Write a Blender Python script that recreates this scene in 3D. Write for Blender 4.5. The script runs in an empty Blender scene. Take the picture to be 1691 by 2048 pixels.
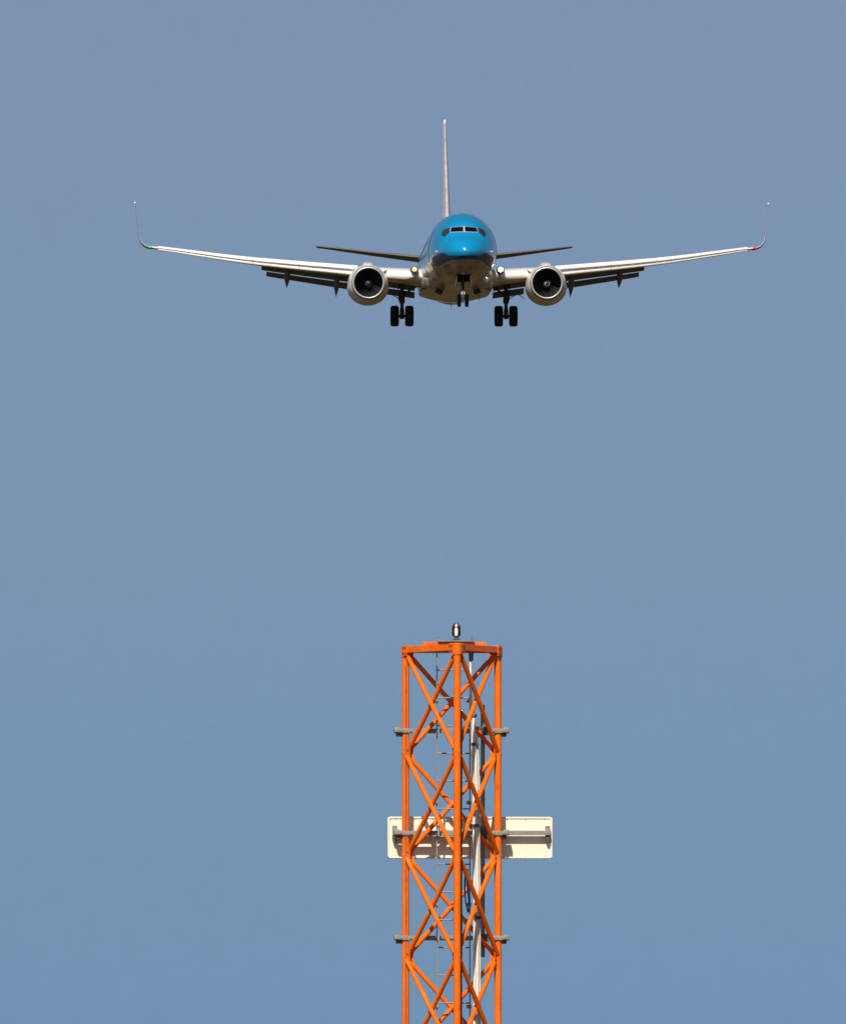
import bpy, bmesh, math, random
from mathutils import Vector, Matrix, Euler
from mathutils.bvhtree import BVHTree

R = math.radians
PI = math.pi
random.seed(4)
scene = bpy.context.scene
COL = scene.collection

# ------------------------------------------------------------------ camera, sky, sun
CAM_H = 2.0
cam_d = bpy.data.cameras.new('camera')
cam = bpy.data.objects.new('camera', cam_d)
COL.objects.link(cam)
cam.location = (0, 0, CAM_H)
cam.rotation_euler = (R(90 + 2.4), 0, 0)
cam_d.sensor_fit = 'HORIZONTAL'
cam_d.sensor_width = 36.0
cam_d.lens = 696.7
cam_d.clip_start = 1.0
cam_d.clip_end = 60000
scene.camera = cam

SUN_EL, SUN_AZ = 44.0, 10.5          # height, and how far left of straight behind the camera
w = bpy.data.worlds.new('World')
scene.world = w
w.use_nodes = True
nt = w.node_tree
nt.nodes.clear()
n_out = nt.nodes.new('ShaderNodeOutputWorld')
n_bg = nt.nodes.new('ShaderNodeBackground')
n_sky = nt.nodes.new('ShaderNodeTexSky')
n_sky.sky_type = 'NISHITA'
n_sky.sun_disc = False
n_sky.sun_elevation = R(SUN_EL)
n_sky.sun_rotation = R(180 + SUN_AZ)
n_sky.altitude = 0
n_sky.air_density = 1.0
n_sky.dust_density = 1.0
n_sky.ozone_density = 1.5
# the pale band at the horizon is pushed down: directions are lifted before the sky is looked up
n_tc = nt.nodes.new('ShaderNodeTexCoord')
n_add = nt.nodes.new('ShaderNodeVectorMath'); n_add.operation = 'ADD'
n_add.inputs[1].default_value = (0, 0, 0.30)
n_nrm = nt.nodes.new('ShaderNodeVectorMath'); n_nrm.operation = 'NORMALIZE'
n_hsv = nt.nodes.new('ShaderNodeHueSaturation')
n_hsv.inputs['Saturation'].default_value = 1.0
n_mul = nt.nodes.new('ShaderNodeMix'); n_mul.data_type = 'RGBA'; n_mul.blend_type = 'MULTIPLY'
n_mul.inputs[0].default_value = 1.0
n_mul.inputs[7].default_value = (1.0, 1.0, 1.0, 1)
nt.links.new(n_tc.outputs['Generated'], n_add.inputs[0])
nt.links.new(n_add.outputs[0], n_nrm.inputs[0])
nt.links.new(n_nrm.outputs[0], n_sky.inputs['Vector'])
nt.links.new(n_sky.outputs[0], n_hsv.inputs['Color'])
nt.links.new(n_hsv.outputs[0], n_mul.inputs[6])
# the air is a little greyer higher up and bluer low down, and faintly uneven
n_sep = nt.nodes.new('ShaderNodeSeparateXYZ')
nt.links.new(n_tc.outputs['Generated'], n_sep.inputs[0])
n_mr = nt.nodes.new('ShaderNodeMapRange')
n_mr.inputs['From Min'].default_value = 0.008
n_mr.inputs['From Max'].default_value = 0.076
nt.links.new(n_sep.outputs['Z'], n_mr.inputs['Value'])
n_rp = nt.nodes.new('ShaderNodeValToRGB')
n_rp.color_ramp.elements[0].color = (0.82, 0.92, 0.90, 1)
n_rp.color_ramp.elements[1].color = (1.26, 1.10, 1.02, 1)
n_e = n_rp.color_ramp.elements.new(0.5); n_e.color = (1.08, 1.055, 0.97, 1)
nt.links.new(n_mr.outputs[0], n_rp.inputs['Fac'])
n_nz = nt.nodes.new('ShaderNodeTexNoise')
n_nz.inputs['Scale'].default_value = 600; n_nz.inputs['Detail'].default_value = 7; n_nz.inputs['Roughness'].default_value = 0.95
nt.links.new(n_tc.outputs['Generated'], n_nz.inputs['Vector'])
n_nm = nt.nodes.new('ShaderNodeMapRange')
n_nm.inputs['To Min'].default_value = 0.93; n_nm.inputs['To Max'].default_value = 1.07
nt.links.new(n_nz.outputs['Fac'], n_nm.inputs['Value'])
n_vm = nt.nodes.new('ShaderNodeVectorMath'); n_vm.operation = 'SCALE'
nt.links.new(n_rp.outputs['Color'], n_vm.inputs[0]); nt.links.new(n_nm.outputs[0], n_vm.inputs['Scale'])
n_hi = nt.nodes.new('ShaderNodeMapRange')           # the clear sky deepens towards the zenith
n_hi.inputs['From Min'].default_value = 0.085; n_hi.inputs['From Max'].default_value = 0.50
n_hi.inputs['To Min'].default_value = 1.0; n_hi.inputs['To Max'].default_value = 0.42
nt.links.new(n_sep.outputs['Z'], n_hi.inputs['Value'])
n_vh = nt.nodes.new('ShaderNodeVectorMath'); n_vh.operation = 'SCALE'
nt.links.new(n_vm.outputs[0], n_vh.inputs[0]); nt.links.new(n_hi.outputs[0], n_vh.inputs['Scale'])
nt.links.new(n_vh.outputs[0], n_mul.inputs[7])
nt.links.new(n_mul.outputs[2], n_bg.inputs['Color'])
nt.links.new(n_bg.outputs[0], n_out.inputs[0])
n_bg.inputs['Strength'].default_value = 0.10

sun_d = bpy.data.lights.new('sun', 'SUN')
sun_d.energy = 5.0
sun_d.angle = R(0.53)
sun_d.color = (1.0, 0.94, 0.85)
sun = bpy.data.objects.new('sun', sun_d)
COL.objects.link(sun)
to_sun = Vector((-math.sin(R(SUN_AZ)) * math.cos(R(SUN_EL)), -math.cos(R(SUN_AZ)) * math.cos(R(SUN_EL)), math.sin(R(SUN_EL))))
sun.rotation_euler = to_sun.to_track_quat('Z', 'Y').to_euler()
sun.location = (0, 0, 120)

scene.view_settings.view_transform = 'Standard'
scene.view_settings.look = 'None'
scene.view_settings.gamma = 1
scene.view_settings.exposure = 0.0
scene.cycles.max_bounces = 8

# ------------------------------------------------------------------ helpers
def mat(name, col, rough=0.5, metal=0.0, coat=0.0, var=0.12, scale=3.0, emit=None, estr=0.0, bump=0.0, spec=0.5, rvar=0.1, trans=0.0):
    m = bpy.data.materials.new(name)
    m.use_nodes = True
    t = m.node_tree
    b = t.nodes['Principled BSDF']
    tc = t.nodes.new('ShaderNodeTexCoord')
    nz = t.nodes.new('ShaderNodeTexNoise')
    nz.inputs['Scale'].default_value = scale
    nz.inputs['Detail'].default_value = 6
    nz.inputs['Roughness'].default_value = 0.62
    t.links.new(tc.outputs['Object'], nz.inputs['Vector'])
    rp = t.nodes.new('ShaderNodeValToRGB')
    rp.color_ramp.elements[0].position = 0.3
    rp.color_ramp.elements[1].position = 0.7
    lo = [c * (1 - var) for c in col]; hi = [min(1, c * (1 + var * 0.6)) for c in col]
    rp.color_ramp.elements[0].color = (*lo, 1)
    rp.color_ramp.elements[1].color = (*hi, 1)
    t.links.new(nz.outputs['Fac'], rp.inputs['Fac'])
    t.links.new(rp.outputs['Color'], b.inputs['Base Color'])
    mr = t.nodes.new('ShaderNodeMapRange')
    mr.inputs['To Min'].default_value = max(0.02, rough - rvar * rough)
    mr.inputs['To Max'].default_value = min(1, rough + rvar * rough)
    t.links.new(nz.outputs['Fac'], mr.inputs['Value'])
    t.links.new(mr.outputs[0], b.inputs['Roughness'])
    b.inputs['Metallic'].default_value = metal
    b.inputs['Specular IOR Level'].default_value = spec
    b.inputs['Coat Weight'].default_value = coat
    b.inputs['Coat Roughness'].default_value = 0.05
    if trans:
        b.inputs['Transmission Weight'].default_value = trans
    if emit:
        b.inputs['Emission Color'].default_value = (*emit, 1)
        b.inputs['Emission Strength'].default_value = estr
    if bump:
        bp = t.nodes.new('ShaderNodeBump')
        bp.inputs['Strength'].default_value = bump
        bp.inputs['Distance'].default_value = 0.01
        t.links.new(nz.outputs['Fac'], bp.inputs['Height'])
        t.links.new(bp.outputs[0], b.inputs['Normal'])
    return m

def finish(name, bm, m, parent=None, smooth=None, normals=True):
    """link a bmesh as one mesh object; smooth = angle in degrees below which edges shade smooth"""
    if normals:
        bmesh.ops.recalc_face_normals(bm, faces=bm.faces)
    if smooth is not None:
        for f in bm.faces:
            f.smooth = True
        for e in bm.edges:
            if len(e.link_faces) == 2 and e.calc_face_angle(0) > R(smooth):
                e.smooth = False
    me = bpy.data.meshes.new(name)
    bm.to_mesh(me); bm.free()
    mm = m if isinstance(m, (list, tuple)) else [m]
    for x in mm:
        me.materials.append(x)
    o = bpy.data.objects.new(name, me)
    COL.objects.link(o)
    if parent: o.parent = parent
    return o

def thing(name, label, cat, loc=(0, 0, 0), rot=(0, 0, 0), group=None):
    o = bpy.data.objects.new(name, None)
    o.empty_display_size = 0.3
    COL.objects.link(o)
    o.location = loc; o.rotation_euler = rot
    o['label'] = label; o['category'] = cat
    if group: o['group'] = group
    return o

def dup(o, parent=None, loc=None):
    c = o.copy(); COL.objects.link(c)
    if parent: c.parent = parent
    if loc is not None: c.location = loc
    for ch in [k for k in bpy.data.objects if k.parent == o]:
        d = ch.copy(); COL.objects.link(d); d.parent = c
    return c

def rings(bm, rs, cap=True, closed=True, mi=0):
    vs = [[bm.verts.new(p) for p in r] for r in rs]
    n = len(rs[0])
    for a, b in zip(vs, vs[1:]):
        for i in range(n if closed else n - 1):
            j = (i + 1) % n
            try:
                f = bm.faces.new((a[i], a[j], b[j], b[i])); f.material_index = mi
            except ValueError:
                pass
    if cap and closed:
        for r in (vs[0][::-1], vs[-1]):
            try:
                f = bm.faces.new(r); f.material_index = mi
            except ValueError:
                pass
    return vs

def tube(bm, pts, rad, n=12, cap=True, mi=0):
    pts = [Vector(p) for p in pts]
    rr = rad if isinstance(rad, (list, tuple)) else [rad] * len(pts)
    rs = []
    up = None
    for i, p in enumerate(pts):
        a = pts[max(0, i - 1)]; b = pts[min(len(pts) - 1, i + 1)]
        d = (b - a).normalized()
        if up is None:
            up = Vector((0, 0, 1)) if abs(d.z) < 0.9 else Vector((0, 1, 0))
        s = d.cross(up).normalized(); u = s.cross(d).normalized(); up = u
        rs.append([p + (s * math.cos(2 * PI * k / n) + u * math.sin(2 * PI * k / n)) * rr[i] for k in range(n)])
    rings(bm, rs, cap, mi=mi)

def box(bm, c, size, rot=None, mi=0, bev=0.0):
    c = Vector(c); hx, hy, hz = [s / 2 for s in size]
    M = rot if rot is not None else Matrix.Identity(3)
    vs = [bm.verts.new(c + M @ Vector((sx * hx, sy * hy, sz * hz))) for sx in (-1, 1) for sy in (-1, 1) for sz in (-1, 1)]
    idx = [(0, 1, 3, 2), (4, 6, 7, 5), (0, 4, 5, 1), (2, 3, 7, 6), (0, 2, 6, 4), (1, 5, 7, 3)]
    fs = []
    for q in idx:
        f = bm.faces.new([vs[k] for k in q]); f.material_index = mi; fs.append(f)
    if bev:
        es = list({e for f in fs for e in f.edges})
        bmesh.ops.bevel(bm, geom=es, offset=bev, segments=2, affect='EDGES', profile=0.7)

def lathe(bm, prof, axis='y', c=(0, 0, 0), n=32, cap=False, mi=0, flat=1.0):
    """prof: (along, radius) pairs turned round an axis; flat < 1 squashes the lower half"""
    c = Vector(c); rs = []
    for a, r in prof:
        ring = []
        for k in range(n):
            t = 2 * PI * k / n
            u, v = math.cos(t) * r, math.sin(t) * r
            if v < 0: v *= flat
            ring.append(c + (Vector((u, a, v)) if axis == 'y' else Vector((a, u, v)) if axis == 'x' else Vector((u, v, a))))
        rs.append(ring)
    return rings(bm, rs, cap, mi=mi)

def interp(tab, x):
    """smooth monotone curve through (x, y) pairs"""
    n = len(tab)
    if x <= tab[0][0]: return tab[0][1]
    if x >= tab[-1][0]: return tab[-1][1]
    d = [(tab[i + 1][1] - tab[i][1]) / (tab[i + 1][0] - tab[i][0]) for i in range(n - 1)]
    m = [d[0]] + [0 if d[i - 1] * d[i] <= 0 else 2 * d[i - 1] * d[i] / (d[i - 1] + d[i]) for i in range(1, n - 1)] + [d[-1]]
    for i in range(n - 1):
        if x <= tab[i + 1][0]:
            h = tab[i + 1][0] - tab[i][0]; t = (x - tab[i][0]) / h
            return ((2*t**3 - 3*t*t + 1) * tab[i][1] + (t**3 - 2*t*t + t) * h * m[i]
                    + (-2*t**3 + 3*t*t) * tab[i + 1][1] + (t**3 - t*t) * h * m[i + 1])

def lerp(tab, x):
    for (x0, y0), (x1, y1) in zip(tab, tab[1:]):
        if x <= x1 or (x1, y1) == tab[-1]:
            return y0 + (y1 - y0) * (x - x0) / (x1 - x0)

# ------------------------------------------------------------------ materials
M = {}
M['orange'] = mat('tower_orange_paint', (0.88, 0.150, 0.0006), 0.36, var=0.13, scale=5, rvar=0.4, spec=0.35)
M['galv'] = mat('galvanised_steel', (0.29, 0.275, 0.24), 0.55, metal=0.25, var=0.25, scale=30, bump=0.1)
M['rung'] = mat('ladder_steel', (0.22, 0.215, 0.21), 0.5, metal=0.3, var=0.2, scale=25)
M['galv_dark'] = mat('weathered_steel', (0.10, 0.095, 0.09), 0.6, metal=0.3, var=0.3, scale=25)
M['cream'] = mat('cream_radome', (0.88, 0.80, 0.62), 0.5, var=0.05, scale=4)
M['black'] = mat('black_rubber', (0.010, 0.011, 0.014), 0.65, var=0.25, scale=6, spec=0.3)
M['cable_white'] = mat('white_cable_sheath', (0.78, 0.72, 0.63), 0.5, var=0.12, scale=12)
M['cable_blue'] = mat('blue_cable_sheath', (0.06, 0.16, 0.34), 0.45)
M['concrete'] = mat('concrete', (0.34, 0.32, 0.29), 0.9, var=0.2, scale=6, bump=0.3)
M['white'] = mat('white_aircraft_paint', (0.74, 0.70, 0.655), 0.32, coat=0.3, var=0.10, scale=1.6)
M['slat'] = mat('pale_slat_paint', (0.78, 0.75, 0.71), 0.42, var=0.06, scale=1.5)
M['grey'] = mat('grey_aircraft_paint', (0.36, 0.31, 0.24), 0.22, coat=0.6, var=0.5, scale=0.9)
M['winglet'] = mat('winglet_paint', (0.42, 0.42, 0.43), 0.4, var=0.1)
M['flap'] = mat('flap_grey_paint', (0.15, 0.135, 0.12), 0.5, var=0.2, scale=1.5)
M['chrome'] = mat('polished_metal', (0.84, 0.80, 0.77), 0.42, metal=0.75, var=0.05, scale=3)
M['fin_edge'] = mat('bare_leading_edge', (0.44, 0.41, 0.41), 0.45, metal=0.1, var=0.25, scale=2.5)
M['swirl_dull'] = mat('dark_swirl_paint', (0.12, 0.12, 0.125), 0.5)  # darker swirl tone, for one engine's spinner only
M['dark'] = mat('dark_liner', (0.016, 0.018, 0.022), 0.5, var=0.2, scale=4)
M['fan'] = mat('fan_titanium', (0.075, 0.08, 0.092), 0.4, metal=0.7, var=0.2, scale=6)
M['strut'] = mat('gear_steel', (0.06, 0.055, 0.05), 0.45, metal=0.3, var=0.3, scale=5)
M['strut_white'] = mat('gear_white_paint', (0.62, 0.60, 0.57), 0.4, var=0.15, scale=5)
M['glass'] = mat('cockpit_glass', (0.004, 0.004, 0.005), 0.12, var=0.1, scale=2, spec=0.25)
M['glass_side'] = mat('cockpit_side_glass', (0.03, 0.035, 0.042), 0.08, var=0.1, scale=2)
M['frame'] = mat('window_frame_metal', (0.60, 0.58, 0.56), 0.35, metal=0.4, var=0.08)
M['lamp'] = mat('landing_lamp_lens', (0.9, 0.85, 0.7), 0.2, emit=(1.0, 0.88, 0.70), estr=30)
M['lamp_dim'] = mat('landing_lamp_side_lens', (0.9, 0.75, 0.4), 0.2, emit=(1.0, 0.72, 0.30), estr=0.9)
M['taxi'] = mat('taxi_lamp_lens', (0.9, 0.85, 0.75), 0.2, emit=(1.0, 0.9, 0.78), estr=0.8)
M['green'] = mat('green_lamp', (0.02, 0.5, 0.2), 0.2, emit=(0.02, 0.9, 0.30), estr=0.7)
M['red'] = mat('red_lamp', (0.7, 0.02, 0.02), 0.2, emit=(1.0, 0.03, 0.03), estr=0.7)
M['lampwhite'] = mat('white_lamp', (0.9, 0.9, 0.9), 0.2, emit=(1, 1, 1), estr=0.15)
M['beacon'] = mat('beacon_lamp_body', (0.85, 0.80, 0.70), 0.35, var=0.05)
M['beacon_pink'] = mat('beacon_pink_glass', (0.85, 0.42, 0.42), 0.2, var=0.05)
M['beacon_dark'] = mat('beacon_dark_housing', (0.022, 0.012, 0.014), 0.35, var=0.2)

NOSE_Y = -19.6
def livery():
    m = bpy.data.materials.new('fuselage_livery')
    m.use_nodes = True
    t = m.node_tree; b = t.nodes['Principled BSDF']
    tc = t.nodes.new('ShaderNodeTexCoord')
    sp = t.nodes.new('ShaderNodeSeparateXYZ')
    t.links.new(tc.outputs['Object'], sp.inputs[0])
    ln = t.nodes.new('ShaderNodeMapRange')            # station along the body, nose 0 to tail 1
    ln.inputs['From Min'].default_value = -19.6
    ln.inputs['From Max'].default_value = 18.4
    t.links.new(sp.outputs['Y'], ln.inputs['Value'])
    def ramp(pts):
        r = t.nodes.new('ShaderNodeFloatCurve')
        c = r.mapping.curves[0]
        # heights are stored as (z + 2) / 4
        P = [(s / 38.0, (z + 2) / 4) for s, z in pts]
        while len(c.points) < len(P): c.points.new(0.5, 0.5)
        for p, q in zip(c.points, P): p.location = q
        r.mapping.update()
        t.links.new(ln.outputs[0], r.inputs['Value'])
        mr = t.nodes.new('ShaderNodeMath'); mr.operation = 'MULTIPLY_ADD'
        mr.inputs[1].default_value = 4; mr.inputs[2].default_value = -2
        t.links.new(r.outputs[0], mr.inputs[0])
        return mr.outputs[0]
    def above(zs, soft=0.012):
        s = t.nodes.new('ShaderNodeMath'); s.operation = 'SUBTRACT'
        t.links.new(sp.outputs['Z'], s.inputs[0]); t.links.new(zs, s.inputs[1])
        q = t.nodes.new('ShaderNodeMapRange')
        q.inputs['From Min'].default_value = -soft; q.inputs['From Max'].default_value = soft
        t.links.new(s.outputs[0], q.inputs['Value'])
        return q.outputs[0]
    def mix(f, a, bb):
        x = t.nodes.new('ShaderNodeMix'); x.data_type = 'RGBA'
        t.links.new(f, x.inputs[0])
        for sock, v in ((x.inputs[6], a), (x.inputs[7], bb)):
            if isinstance(v, tuple): sock.default_value = (*v, 1)
            else: t.links.new(v, sock)
        return x.outputs[2]
    nz = t.nodes.new('ShaderNodeTexNoise'); nz.inputs['Scale'].default_value = 1.3; nz.inputs['Detail'].default_value = 7
    t.links.new(tc.outputs['Object'], nz.inputs['Vector'])
    mp = t.nodes.new('ShaderNodeMapping'); mp.inputs['Scale'].default_value = (2.2, 0.45, 2.2)
    t.links.new(tc.outputs['Object'], mp.inputs['Vector'])
    n2 = t.nodes.new('ShaderNodeTexNoise'); n2.inputs['Scale'].default_value = 1.1; n2.inputs['Detail'].default_value = 8; n2.inputs['Roughness'].default_value = 0.65
    t.links.new(mp.outputs[0], n2.inputs['Vector'])
    st = t.nodes.new('ShaderNodeMapRange'); st.inputs['From Min'].default_value = 0.36; st.inputs['From Max'].default_value = 0.64
    t.links.new(n2.outputs['Fac'], st.inputs['Value'])
    grey = mix(st.outputs[0], (0.20, 0.145, 0.085), (0.47, 0.42, 0.35))  # streaked dirt tone, with the ground's warm reflection painted into it
    blue = mix(nz.outputs['Fac'], (0.0, 0.23, 0.47), (0.001, 0.275, 0.54))
    L3 = ramp([(0, -0.90), (1.0, -0.93), (2.8, -1.16), (5, -1.05), (9, -0.72), (38, -0.55)])
    L2 = ramp([(0, -0.89), (1.0, -0.92), (2.8, -1.12), (5, -0.92), (9, -0.55), (38, -0.38)])
    L1 = ramp([(0, -0.70), (0.7, -0.67), (1.6, -0.44), (2.4, -0.46), (5, -0.46), (9, -0.18), (38, 0.0)])  # navy edge crests over the cheeks, painting in their dark reflection
    c = mix(above(L3), grey, (0.70, 0.69, 0.68))
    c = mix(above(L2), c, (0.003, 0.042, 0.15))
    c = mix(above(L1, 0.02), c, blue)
    # seam of the nose cone and two skin joints further aft, a little darker
    sm = None
    for st_ in (1.12, 3.15, 5.95):
        q = t.nodes.new('ShaderNodeMath'); q.operation = 'COMPARE'
        q.inputs[1].default_value = NOSE_Y + st_; q.inputs[2].default_value = 0.016
        t.links.new(sp.outputs['Y'], q.inputs[0])
        if sm is None: sm = q.outputs[0]
        else:
            a_ = t.nodes.new('ShaderNodeMath'); a_.operation = 'ADD'
            t.links.new(sm, a_.inputs[0]); t.links.new(q.outputs[0], a_.inputs[1]); sm = a_.outputs[0]
    hf = t.nodes.new('ShaderNodeMath'); hf.operation = 'MULTIPLY'; hf.inputs[1].default_value = 0.45
    t.links.new(sm, hf.inputs[0])
    c = mix(hf.outputs[0], c, (0.01, 0.03, 0.06))
    bp = t.nodes.new('ShaderNodeBump'); bp.inputs['Strength'].default_value = 0.5; bp.inputs['Distance'].default_value = 0.05
    t.links.new(nz.outputs['Fac'], bp.inputs['Height'])
    t.links.new(bp.outputs[0], b.inputs['Coat Normal'])
    t.links.new(c, b.inputs['Base Color'])
    b.inputs['Roughness'].default_value = 0.28
    b.inputs['Coat Weight'].default_value = 0.7
    b.inputs['Coat Roughness'].default_value = 0.07
    return m
M['livery'] = livery()

def ground_mat():
    m = bpy.data.materials.new('dry_grass_ground')
    m.use_nodes = True
    t = m.node_tree; b = t.nodes['Principled BSDF']
    tc = t.nodes.new('ShaderNodeTexCoord')
    a = t.nodes.new('ShaderNodeTexNoise'); a.inputs['Scale'].default_value = 0.02; a.inputs['Detail'].default_value = 9
    c = t.nodes.new('ShaderNodeTexNoise'); c.inputs['Scale'].default_value = 3.0; c.inputs['Detail'].default_value = 6
    for q in (a, c): t.links.new(tc.outputs['Object'], q.inputs['Vector'])
    r = t.nodes.new('ShaderNodeValToRGB')
    e = r.color_ramp.elements
    e[0].position = 0.35; e[0].color = (0.018, 0.019, 0.006, 1)
    e[1].position = 0.66; e[1].color = (0.105, 0.066, 0.024, 1)
    mx = t.nodes.new('ShaderNodeMath'); mx.operation = 'MULTIPLY_ADD'; mx.inputs[1].default_value = 0.35
    t.links.new(c.outputs['Fac'], mx.inputs[0])
    sc = t.nodes.new('ShaderNodeMath'); sc.operation = 'MULTIPLY'; sc.inputs[1].default_value = 0.65
    t.links.new(a.outputs['Fac'], sc.inputs[0]); t.links.new(sc.outputs[0], mx.inputs[2])
    t.links.new(mx.outputs[0], r.inputs['Fac'])
    t.links.new(r.outputs['Color'], b.inputs['Base Color'])
    b.inputs['Roughness'].default_value = 0.95
    b.inputs['Specular IOR Level'].default_value = 0.1
    return m

def wear(m):
    t = m.node_tree; b = t.nodes['Principled BSDF']
    tc = t.nodes.new('ShaderNodeTexCoord')
    src = b.inputs['Base Color'].links[0].from_socket
    def layer(src, scale, sc3, lo, hi, col, amt):
        mp = t.nodes.new('ShaderNodeMapping'); mp.inputs['Scale'].default_value = sc3
        n = t.nodes.new('ShaderNodeTexNoise'); n.inputs['Scale'].default_value = scale; n.inputs['Detail'].default_value = 8; n.inputs['Roughness'].default_value = 0.7
        t.links.new(tc.outputs['Object'], mp.inputs['Vector']); t.links.new(mp.outputs[0], n.inputs['Vector'])
        r = t.nodes.new('ShaderNodeMapRange'); r.inputs['From Min'].default_value = lo; r.inputs['From Max'].default_value = hi; r.inputs['To Max'].default_value = amt
        t.links.new(n.outputs['Fac'], r.inputs['Value'])
        x = t.nodes.new('ShaderNodeMix'); x.data_type = 'RGBA'
        t.links.new(r.outputs[0], x.inputs[0]); t.links.new(src, x.inputs[6]); x.inputs[7].default_value = (*col, 1)
        return x.outputs[2]
    c = layer(src, 4.0, (1, 1, 0.35), 0.54, 0.68, (0.88, 0.26, 0.05), 0.5)      # chalky faded patches
    c = layer(c, 7.0, (2, 2, 0.5), 0.58, 0.70, (0.42, 0.06, 0.004), 0.6)         # dirt runs
    c = layer(c, 26.0, (1, 1, 1), 0.66, 0.70, (0.10, 0.028, 0.010), 0.8)         # chips
    t.links.new(c, b.inputs['Base Color'])
wear(M['orange'])

# ------------------------------------------------------------------ ground
bm = bmesh.new()
N = 24; S = 14000
g = [[bm.verts.new((-S + 2 * S * i / N, -S + 2 * S * j / N, 0)) for j in range(N + 1)] for i in range(N + 1)]
for i in range(N):
    for j in range(N):
        bm.faces.new((g[i][j], g[i + 1][j], g[i + 1][j + 1], g[i][j + 1]))
gr = finish('ground', bm, ground_mat())
gr['kind'] = 'structure'

# ================================================================== AIRLINER
# local axes: x to the right of a viewer in front of it, y aft, z up; origin on the body axis over the main wheels
NOSE = -19.6
air = thing('airliner', 'twin-engine jet airliner with bright blue nose descending wheels down above the mast', 'airliner',
            (1.705, 898.64, 53.29), (R(-0.23), 0, R(1.66)))

# ---- fuselage
W_ = [(0, 0.02), (0.06, 0.20), (0.2, 0.40), (0.5, 0.68), (1.0, 1.00), (1.6, 1.26), (2.3, 1.48), (3.2, 1.68), (4.3, 1.81), (5.6, 1.87), (7, 1.88), (26, 1.88), (29, 1.76), (32, 1.42), (35, 0.92), (37, 0.50), (38, 0.22)]
T_ = [(0, -0.43), (0.06, -0.27), (0.2, -0.13), (0.5, 0.07), (1.0, 0.31), (1.5, 0.52), (1.75, 0.66), (2.5, 1.17), (2.9, 1.36), (3.6, 1.60), (4.6, 1.82), (5.8, 1.95), (7, 2.0), (28, 2.0), (33, 1.93), (36, 1.75), (38, 1.45)]
B_ = [(0, -0.47), (0.06, -0.63), (0.2, -0.78), (0.5, -0.97), (1.0, -1.20), (1.8, -1.45), (3.0, -1.71), (4.5, -1.90), (6, -1.99), (7, -2.0), (23, -2.0), (26, -1.75), (30, -0.85), (34, 0.15), (37, 0.85), (38, 1.0)]
Z_ = [(0, -0.45), (1, -0.40), (2.5, -0.45), (4.0, -0.32), (7, 0.0), (26, 0.0), (30, 0.45), (34, 0.95), (38, 1.22)]   # widest line

def fus_ring(s, n=96, grow=0.0):
    wd, tp, bt, zc = interp(W_, s) + grow, interp(T_, s) + grow, interp(B_, s) - grow, interp(Z_, s)
    r = []
    for k in range(n):
        a = 2 * PI * k / n
        x, v = math.cos(a) * wd, math.sin(a)
        r.append(Vector((x, NOSE + s, zc + (v * (tp - zc) if v > 0 else v * (zc - bt)))))
    return r

stn = [0, 0.015, 0.03, 0.06, 0.1, 0.15, 0.2, 0.28, 0.38, 0.5, 0.65, 0.8]
s = 0.8
while s < 7: s += 0.15; stn.append(round(s, 3))
while s < 24: s += 1.0; stn.append(round(s, 3))
while s < 38: s += 0.5; stn.append(min(38, round(s, 3)))
stn = sorted(set(stn))
bm = bmesh.new()
rings(bm, [fus_ring(s) for s in stn])
bmesh.ops.recalc_face_normals(bm, faces=bm.faces)
BVH = BVHTree.FromBMesh(bm)
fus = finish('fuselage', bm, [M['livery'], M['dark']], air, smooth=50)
# nose wheel bay cut up into the belly
cb = bmesh.new()
box(cb, (0, NOSE + 3.35, -1.55), (0.74, 2.0, 1.3))
cut = finish('cutter', cb, M['dark'])
mod = fus.modifiers.new('bay', 'BOOLEAN'); mod.object = cut; mod.operation = 'DIFFERENCE'; mod.solver = 'EXACT'
try: mod.material_mode = 'TRANSFER'
except Exception: pass
bpy.context.view_layer.update()
cut.parent = air
bpy.context.view_layer.update()
ev = fus.evaluated_get(bpy.context.evaluated_depsgraph_get())
nm = bpy.data.meshes.new_from_object(ev)
fus.modifiers.clear(); old = fus.data; fus.data = nm; nm.name = 'fuselage'
bpy.data.meshes.remove(old)
bpy.data.objects.remove(cut)

def on_front(x, z):
    h = BVH.ray_cast(Vector((x, NOSE - 5, z)), Vector((0, 1, 0)))
    return h[0], h[1]

def on_side(sx, s, z):
    h = BVH.ray_cast(Vector((sx * 5, NOSE + s, z)), Vector((-sx, 0, 0)))
    return h[0], h[1]

def patch(poly, lift, n=10, thick=0.01):
    """a pane on the nose: quad corners (x, z) seen from the front, laid on the body as a thin curved slab"""
    bm = bmesh.new()
    a, b, c, d = [Vector((p[0], p[1], 0)) for p in poly]
    rows = []
    for lvl in (lift, lift - thick - 0.03):
        grid = []
        for i in range(n + 1):
            row = []
            for j in range(n + 1):
                u, v = i / n, j / n
                q = a.lerp(b, u).lerp(d.lerp(c, u), v)
                p, nn = on_front(q.x, q.y)
                row.append(bm.verts.new(p + nn * lvl))
            grid.append(row)
        rows.append(grid)
    f, k = rows
    for i in range(n):
        for j in range(n):
            bm.faces.new((f[i][j], f[i + 1][j], f[i + 1][j + 1], f[i][j + 1]))
            bm.faces.new((k[i][j], k[i][j + 1], k[i + 1][j + 1], k[i + 1][j]))
        bm.faces.new((f[i][0], k[i][0], k[i + 1][0], f[i + 1][0]))
        bm.faces.new((f[i][n], f[i + 1][n], k[i + 1][n], k[i][n]))
        bm.faces.new((f[0][i], f[0][i + 1], k[0][i + 1], k[0][i]))
        bm.faces.new((f[n][i], k[n][i], k[n][i + 1], f[n][i + 1]))
    return bm

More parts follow.
